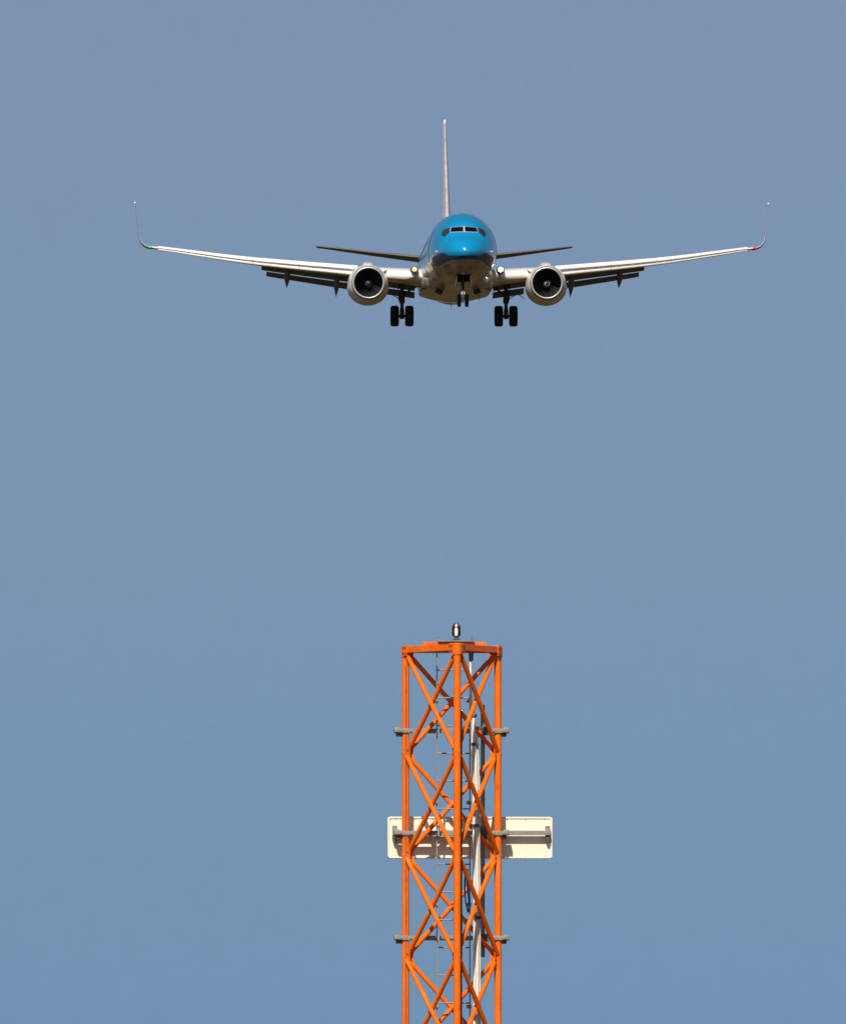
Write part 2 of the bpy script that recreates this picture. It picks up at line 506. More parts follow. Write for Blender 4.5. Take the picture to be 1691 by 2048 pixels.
for sx in (-1, 1):
    fr = [(0.0, 0.675), (0.0, 1.005), (0.685, 0.965), (0.745, 0.662)]
    pane = [(0.050, 0.70), (0.050, 0.98), (0.665, 0.942), (0.72, 0.685)]
    q = [(sx * x, z) for x, z in fr]
    o = finish('window_frame', patch(q, 0.012), M['frame'], fus, smooth=40)
    q = [(sx * x, z) for x, z in pane]
    finish('cockpit_window', patch(q, 0.020), M['glass'], fus, smooth=40)
    fr = [(0.775, 0.635), (0.735, 0.985), (1.045, 0.90), (1.07, 0.39)]
    pane = [(0.80, 0.66), (0.765, 0.95), (1.015, 0.875), (1.045, 0.44)]
    pan2 = [(1.06, 0.435), (1.03, 0.865), (1.14, 0.76), (1.19, 0.54)]
    finish('cockpit_window', patch([(sx * x, z) for x, z in pane], 0.018), M['glass_side'], fus, smooth=40)
    finish('cockpit_window', patch([(sx * x, z) for x, z in pan2], 0.018), M['glass_side'], fus, smooth=40)

# cabin windows and doors along both sides
def side_patch(sx, s0, s1, z0, z1, lift, nu=4, nv=8, corner=0.35):
    bm = bmesh.new()
    cs, cz = (s0 + s1) / 2, (z0 + z1) / 2
    def P(u, v, l):
        p, nn = on_side(sx, cs + u, cz + v)
        return p + nn * l
    hu, hv = (s1 - s0) / 2, (z1 - z0) / 2
    rc = corner * min(hu, hv); ring = []
    for cx, cy, a0 in ((hu - rc, hv - rc, 0), (-hu + rc, hv - rc, 90), (-hu + rc, -hv + rc, 180), (hu - rc, -hv + rc, 270)):
        for k in range(5):
            a = R(a0 + k * 22.5)
            ring.append((cx + rc * math.cos(a), cy + rc * math.sin(a)))
    rs = []
    for f, l in ((1.0, -0.03), (1.0, lift), (0.66, lift), (0.33, lift)):
        rs.append([bm.verts.new(P(u * f, v * f, l)) for u, v in ring])
    n = len(ring)
    for a, b in zip(rs, rs[1:]):
        for i in range(n):
            bm.faces.new((a[i], a[(i + 1) % n], b[(i + 1) % n], b[i]))
    c = bm.verts.new(P(0, 0, lift))
    for i in range(n):
        bm.faces.new((rs[-1][i], rs[-1][(i + 1) % n], c))
    return bm

for sx in (-1, 1):
    w0 = finish('cabin_window', side_patch(sx, 7.4, 7.64, 0.42, 0.77, 0.006, corner=0.8), M['glass'], fus, smooth=40)
    for k in range(1, 36):
        if k in (18, 20): continue
        dup(w0, fus, (0, 0.508 * k, 0))
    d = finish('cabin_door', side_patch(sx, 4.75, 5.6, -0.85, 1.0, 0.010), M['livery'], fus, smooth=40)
    bm = bmesh.new()
    pts = [on_side(sx, 4.72, -0.9 + 1.95 * k / 12) for k in range(13)]
    tube(bm, [p + nn * 0.004 for p, nn in pts], 0.014, 6)
    finish('door_seal', bm, M['dark'], d, smooth=40)
    # probe and static plate under the cockpit
    bm = bmesh.new()
    p, nn = on_side(sx, 2.2, -0.35)
    tube(bm, [p, p + nn * 0.12, p + nn * 0.12 + Vector((0, -0.22, 0))], [0.03, 0.02, 0.012], 8)
    finish('pitot_probe', bm, M['strut_white'], fus, smooth=40)
# wiper at the foot of each front pane
for sx in (-1, 1):
    bm = bmesh.new()
    a = [on_front(sx * (0.10 + 0.012 * k), 0.69 + 0.021 * k) for k in range(12)]
    tube(bm, [p + nn * 0.035 for p, nn in a], 0.010, 6)
    finish('wiper', bm, M['black'], fus)

# blade antennas above and below
def blade(x, s, z, h, c, up=1):
    bm = bmesh.new()
    rs = []
    for t in (-0.08, 0.5, 1.0):
        cc = c * (1 - 0.45 * max(0, t)); y0 = NOSE + s + c * 0.5 * max(0, t); hh = z + up * h * t
        rs.append([Vector((x + 0.022 * (1 - 0.5 * max(0, t)) * math.sin(2 * PI * k / 10), y0 + cc / 2 * (1 - math.cos(2 * PI * k / 10)), hh)) for k in range(10)])
    rings(bm, rs)
    return bm
finish('blade_antenna', blade(-0.05, 7.5, 1.97, 0.13, 0.5), M['strut_white'], air, smooth=40)
finish('blade_antenna', blade(-0.06, 22.2, -1.80, 0.50, 0.28, -1), M['strut'], air, smooth=40)
finish('blade_antenna', blade(1.28, 16.5, -1.74, 0.42, 0.26, -1), M['strut'], air, smooth=40)

# ---- belly fairing
FW = [(11.2, 0.9), (12.2, 1.62), (13.2, 1.90), (14.5, 2.02), (20, 2.02), (21.5, 1.8), (23, 1.2), (24.5, 0.5)]
FB = [(11.2, -1.80), (12.2, -1.99), (13.5, -2.04), (15.5, -2.07), (19, -2.10), (21.5, -2.03), (24.5, -1.90)]
bm = bmesh.new(); rs = []
for k in range(40):
    s = 11.2 + (24.5 - 11.2) * k / 39
    wd, bt = interp(FW, s), interp(FB, s)
    r = []
    for j in range(48):
        a = 2 * PI * j / 48; ca, sa = math.cos(a), math.sin(a)
        if sa >= 0:
            x, z = wd * ca, -1.25 + 0.45 * sa
        else:            # upright flanks, then a shallow vee
            x = wd * math.copysign(min(1, abs(ca) ** 0.55), ca)
            k2 = min(1, abs(sa) / 0.45)
            zc_ = -1.25 - (-1.25 - bt) * 0.50 * k2 ** 0.8
            z = zc_ - (-1.25 - bt) * 0.50 * (1 - (abs(x) / wd) ** 1.5) ** 0.9
        r.append(Vector((x, NOSE + s, z)))
    rs.append(r)
rings(bm, rs)
bf = finish('belly_fairing', bm, M['grey'], air, smooth=50)
for sx in (-1, 1):       # air inlet scoops of the cooling packs
    bm = bmesh.new()
    c = Vector((sx * 1.05, NOSE + 12.35, -1.93))
    box(bm, c, (0.36, 0.5, 0.16), Euler((R(-6), 0, R(sx * -12))).to_matrix() @ Euler((0, R(sx * -22), 0)).to_matrix(), bev=0.03)
    finish('ram_air_inlet', bm, M['dark'], bf, smooth=40)

# ---- wings
LE = [(0.8, 12.5), (1.9, 13.45), (5.6, 15.65), (17.15, 22.0)]
TE = [(0.8, 20.75), (1.9, 20.75), (5.6, 20.75), (17.15, 23.6)]
ZC = [(0.8, -1.22), (1.9, -1.06), (6.0, -0.54), (11, 0.10), (16.6, 1.07), (17.15, 1.16)]
TC = [(0.8, 0.13), (1.9, 0.125), (6, 0.106), (17.15, 0.095)]
TW = [(0.8, 1.2), (6, 0.6), (17.15, -1.2)]

def foil(u, t):          # half thickness of a wing section at chord fraction u
    return 5 * t * (0.2969 * math.sqrt(u) - 0.126 * u - 0.3516 * u * u + 0.2843 * u ** 3 - 0.1036 * u ** 4)

def foil_ring(t, umax=1.0, n=20, camber=0.015):
    pts = []
    us = [umax * (1 - math.cos(PI * k / n)) / 2 for k in range(n + 1)]
    cb = lambda u: camber * 4 * u * (1 - u)
    for u in us[::-1]: pts.append((u, cb(u) + foil(u, t)))
    for u in us[1:]: pts.append((u, cb(u) - foil(u, t)))
    return pts

def wsec(x):
    le, te = lerp(LE, x), lerp(TE, x)
    return le, te - le, interp(ZC, x), lerp(TC, x), lerp(TW, x)

def wpt(sx, x, u, v):    # chord fraction u, height v (in chords) -> local point
    le, c, zc, t, tw = wsec(x)
    a = R(tw); du, dv = (u - 0.4) * c, v * c
    return Vector((sx * x, NOSE + le + 0.4 * c + du * math.cos(a) + dv * math.sin(a), zc - du * math.sin(a) + dv * math.cos(a)))

FLAP_END = 10.6
TIP = 16.55
CF, MD, FV = 0.155, 18, -0.014
def elem(name, mtl, parent, sx, xs, shape):
    """spanwise loft; shape(x) gives the section outline in chord fractions"""
    bm = bmesh.new()
    rings(bm, [[wpt(sx, x, u, v) for u, v in shape(x)] for x in xs])
    return finish(name, bm, mtl, parent, smooth=45)

def rot2(pts, pivot, deg, sc=1.0, to=(0, 0)):
    a = R(deg); out = []
    for u, v in pts:
        du, dv = (u - pivot[0]) * sc, (v - pivot[1]) * sc
        out.append((to[0] + du * math.cos(a) + dv * math.sin(a), to[1] - du * math.sin(a) + dv * math.cos(a)))
    return out

SL = dict(fwd=-0.055, down=0.024, rot=-13)
def slat_shape(x):
    """full nose on top, a shaded groove under it and a thin forward lip below"""
    q = min(1, max(0, (x - 6) / 4))
    k = 0.84 + 0.16 * q
    g = 0.034 - 0.014 * q
    pts = [(0.075, 0.070), (0.050, 0.069), (0.025, 0.064), (0.005, 0.054), (-0.009, 0.041), (-0.018, 0.026), (-0.021, 0.012), (-0.016, 0.006),
           (0.004, 0.004), (0.007, -g * 0.5), (0.004, -g), (-0.004, -g - 0.003), (-0.007, -g - 0.010), (-0.005, -g - 0.022), (0.002, -g - 0.030), (0.020, -g - 0.034),
           (0.022, -g - 0.022), (0.016, -0.004), (0.022, 0.020), (0.040, 0.042), (0.060, 0.056)]
    return [(u - 0.032, v * k) for u, v in pts]

def flap_ring(t=0.14):
    return foil_ring(t, 1.0, 12, 0.03)

def main_flap(x):
    le, c, zc, t, tw = wsec(x)
    cf = CF if x > 5.7 else CF * 4.95 / c
    return rot2(flap_ring(0.13), (0, 0), MD, cf, (0.815, FV))

def aft_flap(x):
    le, c, zc, t, tw = wsec(x)
    k = 1.0 if x > 5.7 else 4.95 / c
    u0 = 0.815 + CF * k * math.cos(R(MD)); v0 = FV - CF * k * math.sin(R(MD))
    return rot2(flap_ring(0.16), (0, 0), 36, 0.108 * k, (u0 - 0.004 * k, v0 - 0.013 * k))

def canoe(x, sx, drop):
    """flap track fairing: slim pod whose tail hangs with the flap"""
    bm = bmesh.new(); rs = []
    le, c, zc, t, tw = wsec(x)
    p0 = wpt(sx, x, 0.52, -0.055); p1 = wpt(sx, x, 0.80, -0.090); p2 = wpt(sx, x, 1.02, -0.045) + Vector((0, 0.15, -drop))
    for k in range(17):
        q = k / 16
        p = (1 - q) ** 2 * p0 + 2 * q * (1 - q) * p1 + q * q * p2
        r = max(0.006, 0.165 * math.sin(PI / 2 * min(1, (q + 0.04) / 0.4)) ** 0.6 if q < 0.45 else 0.165 * (1 - ((q - 0.45) / 0.55) ** 1.5))
        rs.append([p + Vector((math.cos(2 * PI * j / 14) * r, 0, math.sin(2 * PI * j / 14) * r * 1.75)) for j in range(14)])
    rings(bm, rs)
    return bm

for sx in (-1, 1):
    bm = bmesh.new()
    n1 = [0.8, 1.9, 3.0, 4.2, 5.6, 7.0, 8.5, FLAP_END]
    n2 = [FLAP_END, 12, 13.5, 15, 16.0, TIP]
    rs = [[wpt(sx, x, u, v) for u, v in foil_ring(wsec(x)[3], 0.80, 22)] for x in n1]
    rs += [[wpt(sx, x, u, v) for u, v in foil_ring(wsec(x)[3], 1.0, 22)] for x in n2]
    rings(bm, rs)
    wing = finish('wing', bm, M['white'], air, smooth=40)
    # leading edge: slats outboard of the engine, a hinged flap inboard
    for xa, xb in ((5.42, 8.55), (8.57, 11.05), (11.07, 13.6), (13.62, 16.25)):
        elem('slat', M['slat'], wing, sx, [xa + (xb - xa) * k / 4 for k in range(5)], slat_shape)
    bm = bmesh.new(); rs = []
    for k in range(9):
        x = 2.35 + (4.25 - 2.35) * k / 8
        e = 1.0 if k > 1 else (0.55, 0.86)[k]
        b0 = wpt(sx, x, -0.005, 0.0)
        prof = [(0.10, 0.16), (-0.06, 0.17), (-0.20, 0.06), (-0.25, -0.12), (-0.22, -0.22 * e), (-0.15, -0.29 * e), (-0.10, -0.27 * e), (-0.15, -0.18 * e), (-0.17, -0.10), (-0.10, 0.03), (0.10, 0.09)]
        rs.append([b0 + Vector((0, y, z + 0.02)) for y, z in prof])
    rings(bm, rs)
    finish('leading_edge_flap', bm, M['slat'], wing, smooth=50)
    # trailing edge flaps in two slotted rows, inboard and outboard
    for xa, xb in ((2.15, 4.15), (5.45, FLAP_END - 0.05)):
        xs = [xa + (xb - xa) * k / 8 for k in range(9)]
        fl = elem('flap', M['flap'], wing, sx, xs, main_flap)
        xs = [xa + (xb - 0.28 - xa) * k / 8 for k in range(9)]
        af = elem('flap', M['flap'], wing, sx, xs, aft_flap)
    for x, dr in ((6.45, 0.98), (9.15, 0.84)):
        finish('flap_fairing', canoe(x, sx, dr), M['flap'], wing, smooth=50)
    # blended winglet
    bm = bmesh.new(); rs = []
    c0 = wpt(sx, TIP, 0.4, 0)
    path = [(0.0, 0.0, 1.66, 0.0), (0.22, 0.035, 1.60, 0.10), (0.42, 0.13, 1.50, 0.22), (0.58, 0.29, 1.38, 0.36), (0.68, 0.50, 1.25, 0.52), (0.75, 0.88, 1.08, 0.80), (0.83, 1.48, 0.86, 1.20), (0.90, 2.17, 0.64, 1.66), (0.94, 2.58, 0.50, 1.93)]
    for i, (dx, dz, ch, ds) in enumerate(path):
        a = path[max(0, i - 1)]; b = path[min(len(path) - 1, i + 1)]
        tx, tz = b[0] - a[0], b[1] - a[1]; L = math.hypot(tx, tz)
        nx, nz = -tz / L, tx / L
        base = wpt(sx, TIP, 0.0, 0) + Vector((sx * dx, ds, dz))
        rs.append([base + Vector((sx * nx * v * ch, u * ch, nz * v * ch)) for u, v in foil_ring(0.040 if i > 4 else 0.085, 1.0, 12, 0.0)])
    rings(bm, rs)
    wl = finish('winglet', bm, M['winglet'], wing, smooth=50)
    bm = bmesh.new()
    p = wpt(sx, TIP, 0.0, 0) + Vector((sx * 0.12, 0.02, 0.03))
    bmesh.ops.create_uvsphere(bm, u_segments=14, v_segments=8, radius=0.058, matrix=Matrix.Translation(p) @ Matrix.Diagonal((1.9, 0.9, 0.8, 1)))
    o = finish('navigation_light', bm, M['green'] if sx < 0 else M['red'], wing, smooth=60)
    o['label'] = 'lit green wingtip light' if sx < 0 else 'lit red wingtip light'
    bm = bmesh.new()
    p = wpt(sx, TIP, 0.0, 0) + Vector((sx * 0.945, 1.93, 2.60))
    bmesh.ops.create_uvsphere(bm, u_segments=12, v_segments=8, radius=0.045, matrix=Matrix.Translation(p))
    finish('winglet_cap', bm, M['lampwhite'], wing, smooth=60)
    # landing light in the wing root
    bm = bmesh.new()
    c = Vector((sx * 2.35, NOSE + 13.15, -0.66))
    lathe(bm, [(-0.02, 0.12), (0.0, 0.16), (0.10, 0.20), (0.9, 0.24), (1.5, 0.2)], c=c, n=20, cap=False)
    hs = finish('lamp_housing', bm, M['flap'], wing, smooth=40)
    bm = bmesh.new()
    lathe(bm, [(-0.05, 0.02), (-0.035, 0.08), (-0.01, 0.12), (0.03, 0.13)], c=c, n=20, cap=True)
    o = finish('landing_light', bm, M['lamp'] if sx > 0 else M['lamp_dim'], wing, smooth=60)
    o['label'] = 'glaring white landing light' if sx > 0 else 'amber landing light'
    # wing root fillet
    bm = bmesh.new(); rs = []
    for k in range(13):
        s_ = 11.9 + 0.32 * k
        g_ = math.sin(PI * min(1, (k + 0.3) / 9) / 2)
        rs.append([Vector((sx * (1.55 + math.cos(2 * PI * j / 18) * 0.5 * g_), NOSE + s_, -0.86 + math.sin(2 * PI * j / 18) * 0.36 * g_)) for j in range(18)])
    rings(bm, rs)
    finish('root_fillet', bm, M['white'], wing, smooth=50)

# ---- engines
for sx in (-1, 1):
    ex = sx * 4.87
    en = bpy.data.objects.new('engine', None); COL.objects.link(en); en.parent = air
    en.location = (ex, NOSE + 12.9, -1.40)
    prof = [(0.17, 0.902), (0.35, 0.968), (0.55, 1.018), (0.85, 1.068), (1.3, 1.11), (1.9, 1.10), (2.5, 1.04), (3.0, 0.96), (3.45, 0.87), (3.42, 0.82), (2.8, 0.80)]
    bm = bmesh.new(); rs = []
    for a, r in prof:
        ring = []
        for k in range(56):
            t = 2 * PI * k / 56; u, v = math.cos(t), math.sin(t)
            f = min(1, max(0, (a - 0.1) / 1.0)) if a < 3 else 0.5
            zz = v * r
            if v < 0: zz = -(abs(v) ** (1 - 0.10 * f)) * r * (1 + 0.01 * f)
            xx = u * r * (1 + (0.035 * f if v < 0 else 0.01 * f))
            ring.append(Vector((xx, a, zz - 0.045 * f)))
        rs.append(ring)
    rings(bm, rs, cap=False)
    nac = finish('nacelle', bm, M['white'], en, smooth=50)
    bm = bmesh.new()
    lathe(bm, [(0.17, 0.905), (0.10, 0.890), (0.04, 0.868), (0.008, 0.845), (0.0, 0.828), (0.008, 0.812), (0.05, 0.793), (0.13, 0.779), (0.22, 0.772)], n=56)
    lip = finish('inlet_lip', bm, M['chrome'], en, smooth=60)
    bm = bmesh.new()
    lathe(bm, [(0.135, 0.892), (0.136, 0.908), (0.19, 0.932), (0.20, 0.91)], n=56)
    finish('lip_seam', bm, M['flap'], lip, smooth=40)
    bm = bmesh.new()
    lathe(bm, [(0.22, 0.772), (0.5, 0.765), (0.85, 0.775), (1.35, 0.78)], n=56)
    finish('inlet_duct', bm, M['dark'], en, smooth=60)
    bm = bmesh.new()     # fan
    for k in range(24):
        t = 2 * PI * k / 24
        rs = []
        for q in range(6):
            r = 0.26 + 0.505 * q / 5; tw = R(28 + 34 * q / 5); ch = 0.20 + 0.05 * q / 5
            dv = Vector((math.cos(t), 0, math.sin(t))); tv = Vector((-math.sin(t), 0, math.cos(t)))
            c = dv * r + Vector((0, 1.0, 0)); ax = tv * math.sin(tw) + Vector((0, 1, 0)) * math.cos(tw)
            nn = ax.cross(dv)
            rs.append([c - ax * ch / 2, c + nn * 0.010, c + ax * ch / 2, c - nn * 0.010])
        rings(bm, rs)
    finish('fan', bm, M['fan'], en, smooth=30)
    bm = bmesh.new()
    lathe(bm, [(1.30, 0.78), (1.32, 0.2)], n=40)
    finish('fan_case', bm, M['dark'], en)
    bm = bmesh.new()
    sp_prof = [(0.52, 0.006), (0.54, 0.05), (0.60, 0.10), (0.70, 0.165), (0.82, 0.225), (0.95, 0.265), (1.05, 0.27)]
    lathe(bm, sp_prof, n=28, cap=True)
    spn = finish('spinner', bm, M['fan'], en, smooth=60)
    bm = bmesh.new(); rs = []   # painted white swirl, a thin raised comma
    for k in range(15):
        q = k / 14; yv = 0.555 + 0.17 * q
        rr = interp(sp_prof, yv) + 0.004
        th = R((40 if sx < 0 else 120) + 300 * q); wq = R(38 * math.sin(PI * (0.15 + 0.8 * q)))
        row = []
        for h in (0.0, -0.012):
            row += [Vector((math.cos(th + e * wq) * (rr + h), yv, math.sin(th + e * wq) * (rr + h))) for e in ((-1, 0, 1) if h == 0 else (1, 0, -1))]
        rs.append(row)
    rings(bm, rs)
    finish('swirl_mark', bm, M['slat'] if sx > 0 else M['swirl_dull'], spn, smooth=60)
    bm = bmesh.new()
    lathe(bm, [(2.6, 0.72), (3.5, 0.62), (4.6, 0.44), (4.58, 0.38), (3.8, 0.36)], n=36)
    lathe(bm, [(3.8, 0.30), (4.7, 0.24), (5.4, 0.04)], n=24, cap=True)
    finish('exhaust_nozzle', bm, M['strut'], en, smooth=50)
    bm = bmesh.new(); rs = []   # pylon
    for y, z0, z1, hw in ((0.62, 0.90, 1.03, 0.12), (1.0, 0.92, 1.11, 0.27), (1.7, 1.0, 1.22, 0.28), (2.6, 0.9, 1.22, 0.21), (3.6, 0.6, 1.02, 0.20), (4.9, 0.42, 0.85, 0.17), (6.4, 0.55, 0.72, 0.05)):
        zm, hh = (z0 + z1) / 2, (z1 - z0) / 2
        rs.append([Vector((math.copysign(abs(math.cos(2 * PI * j / 16)) ** 1.0, math.cos(2 * PI * j / 16)) * hw, y, zm + math.copysign(abs(math.sin(2 * PI * j / 16)) ** 0.7, math.sin(2 * PI * j / 16)) * hh)) for j in range(16)])
    rings(bm, rs)
    finish('pylon', bm, M['white'], en, smooth=50)
    bm = bmesh.new()            # chine on the inboard side
    a = R(38); dv = Vector((-sx * math.cos(a), 0, math.sin(a)))
    tv = Vector((0, 0, 1)).cross(Vector((0, 1, 0)))
    nn = dv.cross(Vector((0, 1, 0)))
    pr = [(0.9, 1.03), (1.5, 1.30), (1.85, 1.32), (2.0, 1.03)]
    rings(bm, [[dv * r + Vector((0, y, 0)) + nn * e for y, r in pr] for e in (-0.012, 0.012)])
    finish('strake', bm, M['grey'], en)

# ---- tail
def fin_ring(y0, ch, t, x0=0, z=0, axis='z'):
    out = []
    for u, v in foil_ring(t, 1.0, 16, 0.0):
        out.append(Vector((x0 + v * ch, NOSE + y0 + u * ch, z)) if axis == 'z' else Vector((x0, NOSE + y0 + u * ch, z + v * ch)))
    return out
bm = bmesh.new()
rings(bm, [fin_ring(30.2, 7.1, 0.084, z=1.5), fin_ring(30.6, 6.75, 0.083, z=2.0), fin_ring(31.9, 5.75, 0.08, z=3.6), fin_ring(34.4, 3.9, 0.074, z=6.7), fin_ring(36.3, 2.45, 0.07, z=9.05), fin_ring(36.5, 2.2, 0.05, z=9.15)])
fin = finish('tail_fin', bm, M['white'], air, smooth=50)
bm = bmesh.new()
rs = []
for y0, ch, t, z in ((30.95, 6.47, 0.083, 2.45), (31.9, 5.75, 0.08, 3.6), (34.4, 3.9, 0.074, 6.7), (36.2, 2.53, 0.07, 8.92)):
    up = [0.05 * (q / 6) ** 2 for q in range(7)]
    ring = [(u, foil(u, t) + 0.004) for u in up[::-1]] + [(u, -foil(u, t) - 0.004) for u in up[1:]]
    rs.append([Vector((v * ch, NOSE + y0 - 0.01 + u * ch, z)) for u, v in ring])
rings(bm, rs)
finish('fin_leading_edge', bm, M['fin_edge'], fin, smooth=50)
bm = bmesh.new()
rings(bm, [[Vector((0.20 * (1 - q) * math.cos(2 * PI * j / 12), NOSE + 25.6 + 6.2 * (1 - q) * 0 + (6.4 - 5.2 * (1 - 0)) * 0 + yy, zz + 0.0 * j + hh * math.sin(2 * PI * j / 12))) for j in range(12)]
           for q, yy, zz, hh in ((0.95, 0.0, 1.95, 0.03), (0.6, 1.8, 2.0, 0.16), (0.3, 4.0, 2.05, 0.42), (0.1, 6.0, 2.1, 0.85), (0.1, 7.0, 2.0, 0.85))])
finish('dorsal_fin', bm, M['white'], fin, smooth=50)
bm = bmesh.new()
tube(bm, [(0, NOSE + 36.25, 8.82), (0, NOSE + 36.46, 9.14)], [0.05, 0.055], 10)
finish('fin_cap', bm, M['lampwhite'], fin, smooth=50)
bm = bmesh.new()
for z0, z1 in ((2.55, 3.55), (3.7, 8.7)):
    y = lambda z: NOSE + 30.6 + (z - 2.0) * (36.3 - 30.6) / (9.05 - 2.0)
    for e in (0.035, 0.075):
        t = 0.30 - 0.022 * (z0 - 2)
        tube(bm, [(e * 1.0, y(z0) + e * 1.6, z0), (e * 0.6, y(z1) + e * 1.4, z1)], 0.012, 6)
finish('fin_deicing_strip', bm, M['flap'], fin)
for sx in (-1, 1):
    bm = bmesh.new(); rs = []
    for x, le, ch, z in ((0.5, 32.6, 4.6, 1.08), (1.4, 33.2, 4.1, 1.22), (4.2, 34.9, 2.75, 1.62), (7.0, 36.7, 1.42, 2.05), (7.17, 36.95, 1.1, 2.08)):
        rs.append([Vector((p.x * sx, p.y, p.z)) for p in fin_ring(le, ch, 0.085, x, z, 'x')])
    rings(bm, rs)
    finish('tailplane', bm, M['flap'], air, smooth=50)

# ---- landing gear
def wheel_bm(r, wd, n=40):
    bm = bmesh.new()
    h = wd / 2
    prof = [(-h * 0.55, r * 0.46), (-h * 0.80, r * 0.56), (-h * 0.98, r * 0.70), (-h, r * 0.82), (-h * 0.90, r * 0.92), (-h * 0.66, r * 0.985)]
    for k, g_ in enumerate((-0.42, -0.14, 0.14, 0.42)):
        prof += [(h * (g_ - 0.03), r), (h * (g_ - 0.02), r * 0.978), (h * (g_ + 0.02), r * 0.978), (h * (g_ + 0.03), r)]
    prof += [(-a, b) for a, b in prof[:6][::-1]]
    lathe(bm, prof, 'x', n=n)
    return bm
def rim_bm(r, wd):
    bm = bmesh.new(); h = wd / 2
    lathe(bm, [(-h * 0.30, 0.04), (-h * 0.34, r * 0.25), (-h * 0.50, r * 0.34), (-h * 0.62, r * 0.47), (h * 0.62, r * 0.47), (h * 0.50, r * 0.34), (h * 0.34, r * 0.25), (h * 0.30, 0.04)], 'x', n=28, cap=True)
    return bm
for sx in (-1, 1):
    mg = bpy.data.objects.new('main_gear', None); COL.objects.link(mg); mg.parent = air
    mg.location = (sx * 2.86, 0, 0)
    AX = -2.84
    bm = bmesh.new()
    tube(bm, [(0, 0, -0.9), (0, 0, -1.55), (0, 0, -1.6), (0, 0, -2.05), (0, 0, -2.12), (0, 0, -2.16)], [0.11, 0.11, 0.155, 0.165, 0.15, 0.1], 18)
    tube(bm, [(0, 0, -2.1), (0, 0, AX - 0.12)], [0.095, 0.095], 18)
    tube(bm, [(0, 0, AX + 0.13), (0, 0, AX - 0.16)], [0.12, 0.13], 14)
    tube(bm, [(-0.62, 0, AX), (0.62, 0, AX)], 0.075, 16)
    for e in (-1, 1):
        tube(bm, [(e * 0.12, -0.02, AX + 0.1), (e * 0.12, -0.02, AX + 0.22), (e * 0.05, 0.02, -2.2)], 0.018, 6)
    finish('strut', bm, M['strut'], mg, smooth=40)
    bm = bmesh.new()            # side brace and drag links
    tube(bm, [(0, 0.05, -1.75), (-sx * 0.55, 0.1, -1.32), (-sx * 1.15, 0.12, -1.05)], [0.05, 0.06, 0.06], 10)
    tube(bm, [(0, -0.08, -1.85), (0, -0.9, -1.15)], 0.05, 10)
    tube(bm, [(sx * 0.03, 0.12, -1.98), (sx * 0.30, 0.12, -1.80), (sx * 0.55, 0.1, -1.66), (sx * 0.50, 0.1, -1.55)], 0.022, 8)
    tube(bm, [(sx * 0.10, 0.0, -1.75), (sx * 0.34, 0.02, -1.72), (sx * 0.42, 0.02, -1.62)], 0.016, 8)
    if sx > 0:
        tube(bm, [(0.62, 0.1, -1.58), (1.02, 0.1, -1.88)], [0.03, 0.014], 8)
    finish('brace', bm, M['strut'], mg, smooth=40)
    bm = bmesh.new()            # torque links
    tube(bm, [(0, 0.12, -2.1), (0, 0.42, -2.42)], [0.07, 0.04], 8)
    tube(bm, [(0, 0.42, -2.42), (0, 0.12, AX + 0.08)], [0.04, 0.07], 8)
    finish('torque_link', bm, M['strut'], mg, smooth=40)
    bm = bmesh.new()            # strut door, edge on to the airflow
    box(bm, (sx * 0.20, 0.25, -1.50), (0.035, 0.75, 0.95), Euler((0, R(sx * 4), 0)).to_matrix(), bev=0.012)
    finish('gear_door', bm, M['flap'], mg)
    for e in (-1, 1):
        w1 = finish('wheel', wheel_bm(0.575, 0.46), M['black'], mg, smooth=45)
        w1.location = (e * 0.405, 0, AX)
        finish('rim', rim_bm(0.575, 0.46), M['strut'], w1, smooth=40)

ng = bpy.data.objects.new('nose_gear', None); COL.objects.link(ng); ng.parent = air
ng.location = (0, NOSE + 4.05, 0)
AX = -2.90
bm = bmesh.new()
tube(bm, [(0, 0, -1.0), (0, 0, -2.30)], 0.085, 16)
tube(bm, [(0, 0, -2.28), (0, 0, -2.36)], 0.11, 16)
tube(bm, [(0, -0.95, -1.35), (0, -0.10, -2.05)], 0.055, 10)
finish('strut', bm, M['strut'], ng, smooth=40)
bm = bmesh.new()
tube(bm, [(0, 0, -2.3), (0, 0, AX - 0.05)], 0.06, 14)
tube(bm, [(-0.3, 0, AX), (0.3, 0, AX)], 0.045, 12)
tube(bm, [(0, -0.10, -2.36), (0, -0.30, -2.58), (0, -0.09, AX + 0.06)], [0.055, 0.04, 0.055], 8)
box(bm, (0, -0.13, -2.72), (0.15, 0.06, 0.20), bev=0.02)
finish('lower_strut', bm, M['strut_white'], ng, smooth=40)
bm = bmesh.new()
lathe(bm, [(0.10, 0.03), (0.05, 0.08), (0.0, 0.095), (-0.012, 0.06), (-0.016, 0.01)], c=(0, -0.20, -2.50), n=18, cap=True)
finish('taxi_light', bm, M['taxi'], ng, smooth=60)
for e in (-1, 1):
    w1 = finish('wheel', wheel_bm(0.345, 0.20, 32), M['black'], ng, smooth=45)
    w1.location = (e * 0.205, 0, AX)
    finish('rim', rim_bm(0.345, 0.20), M['strut'], w1, smooth=40)
    bm = bmesh.new()
    box(bm, (e * 0.40, -0.65, -1.96), (0.03, 1.9, 0.42), Euler((R(-6), R(-e * 8), 0)).to_matrix(), bev=0.01)
    finish('gear_door', bm, M['strut_white'], ng)

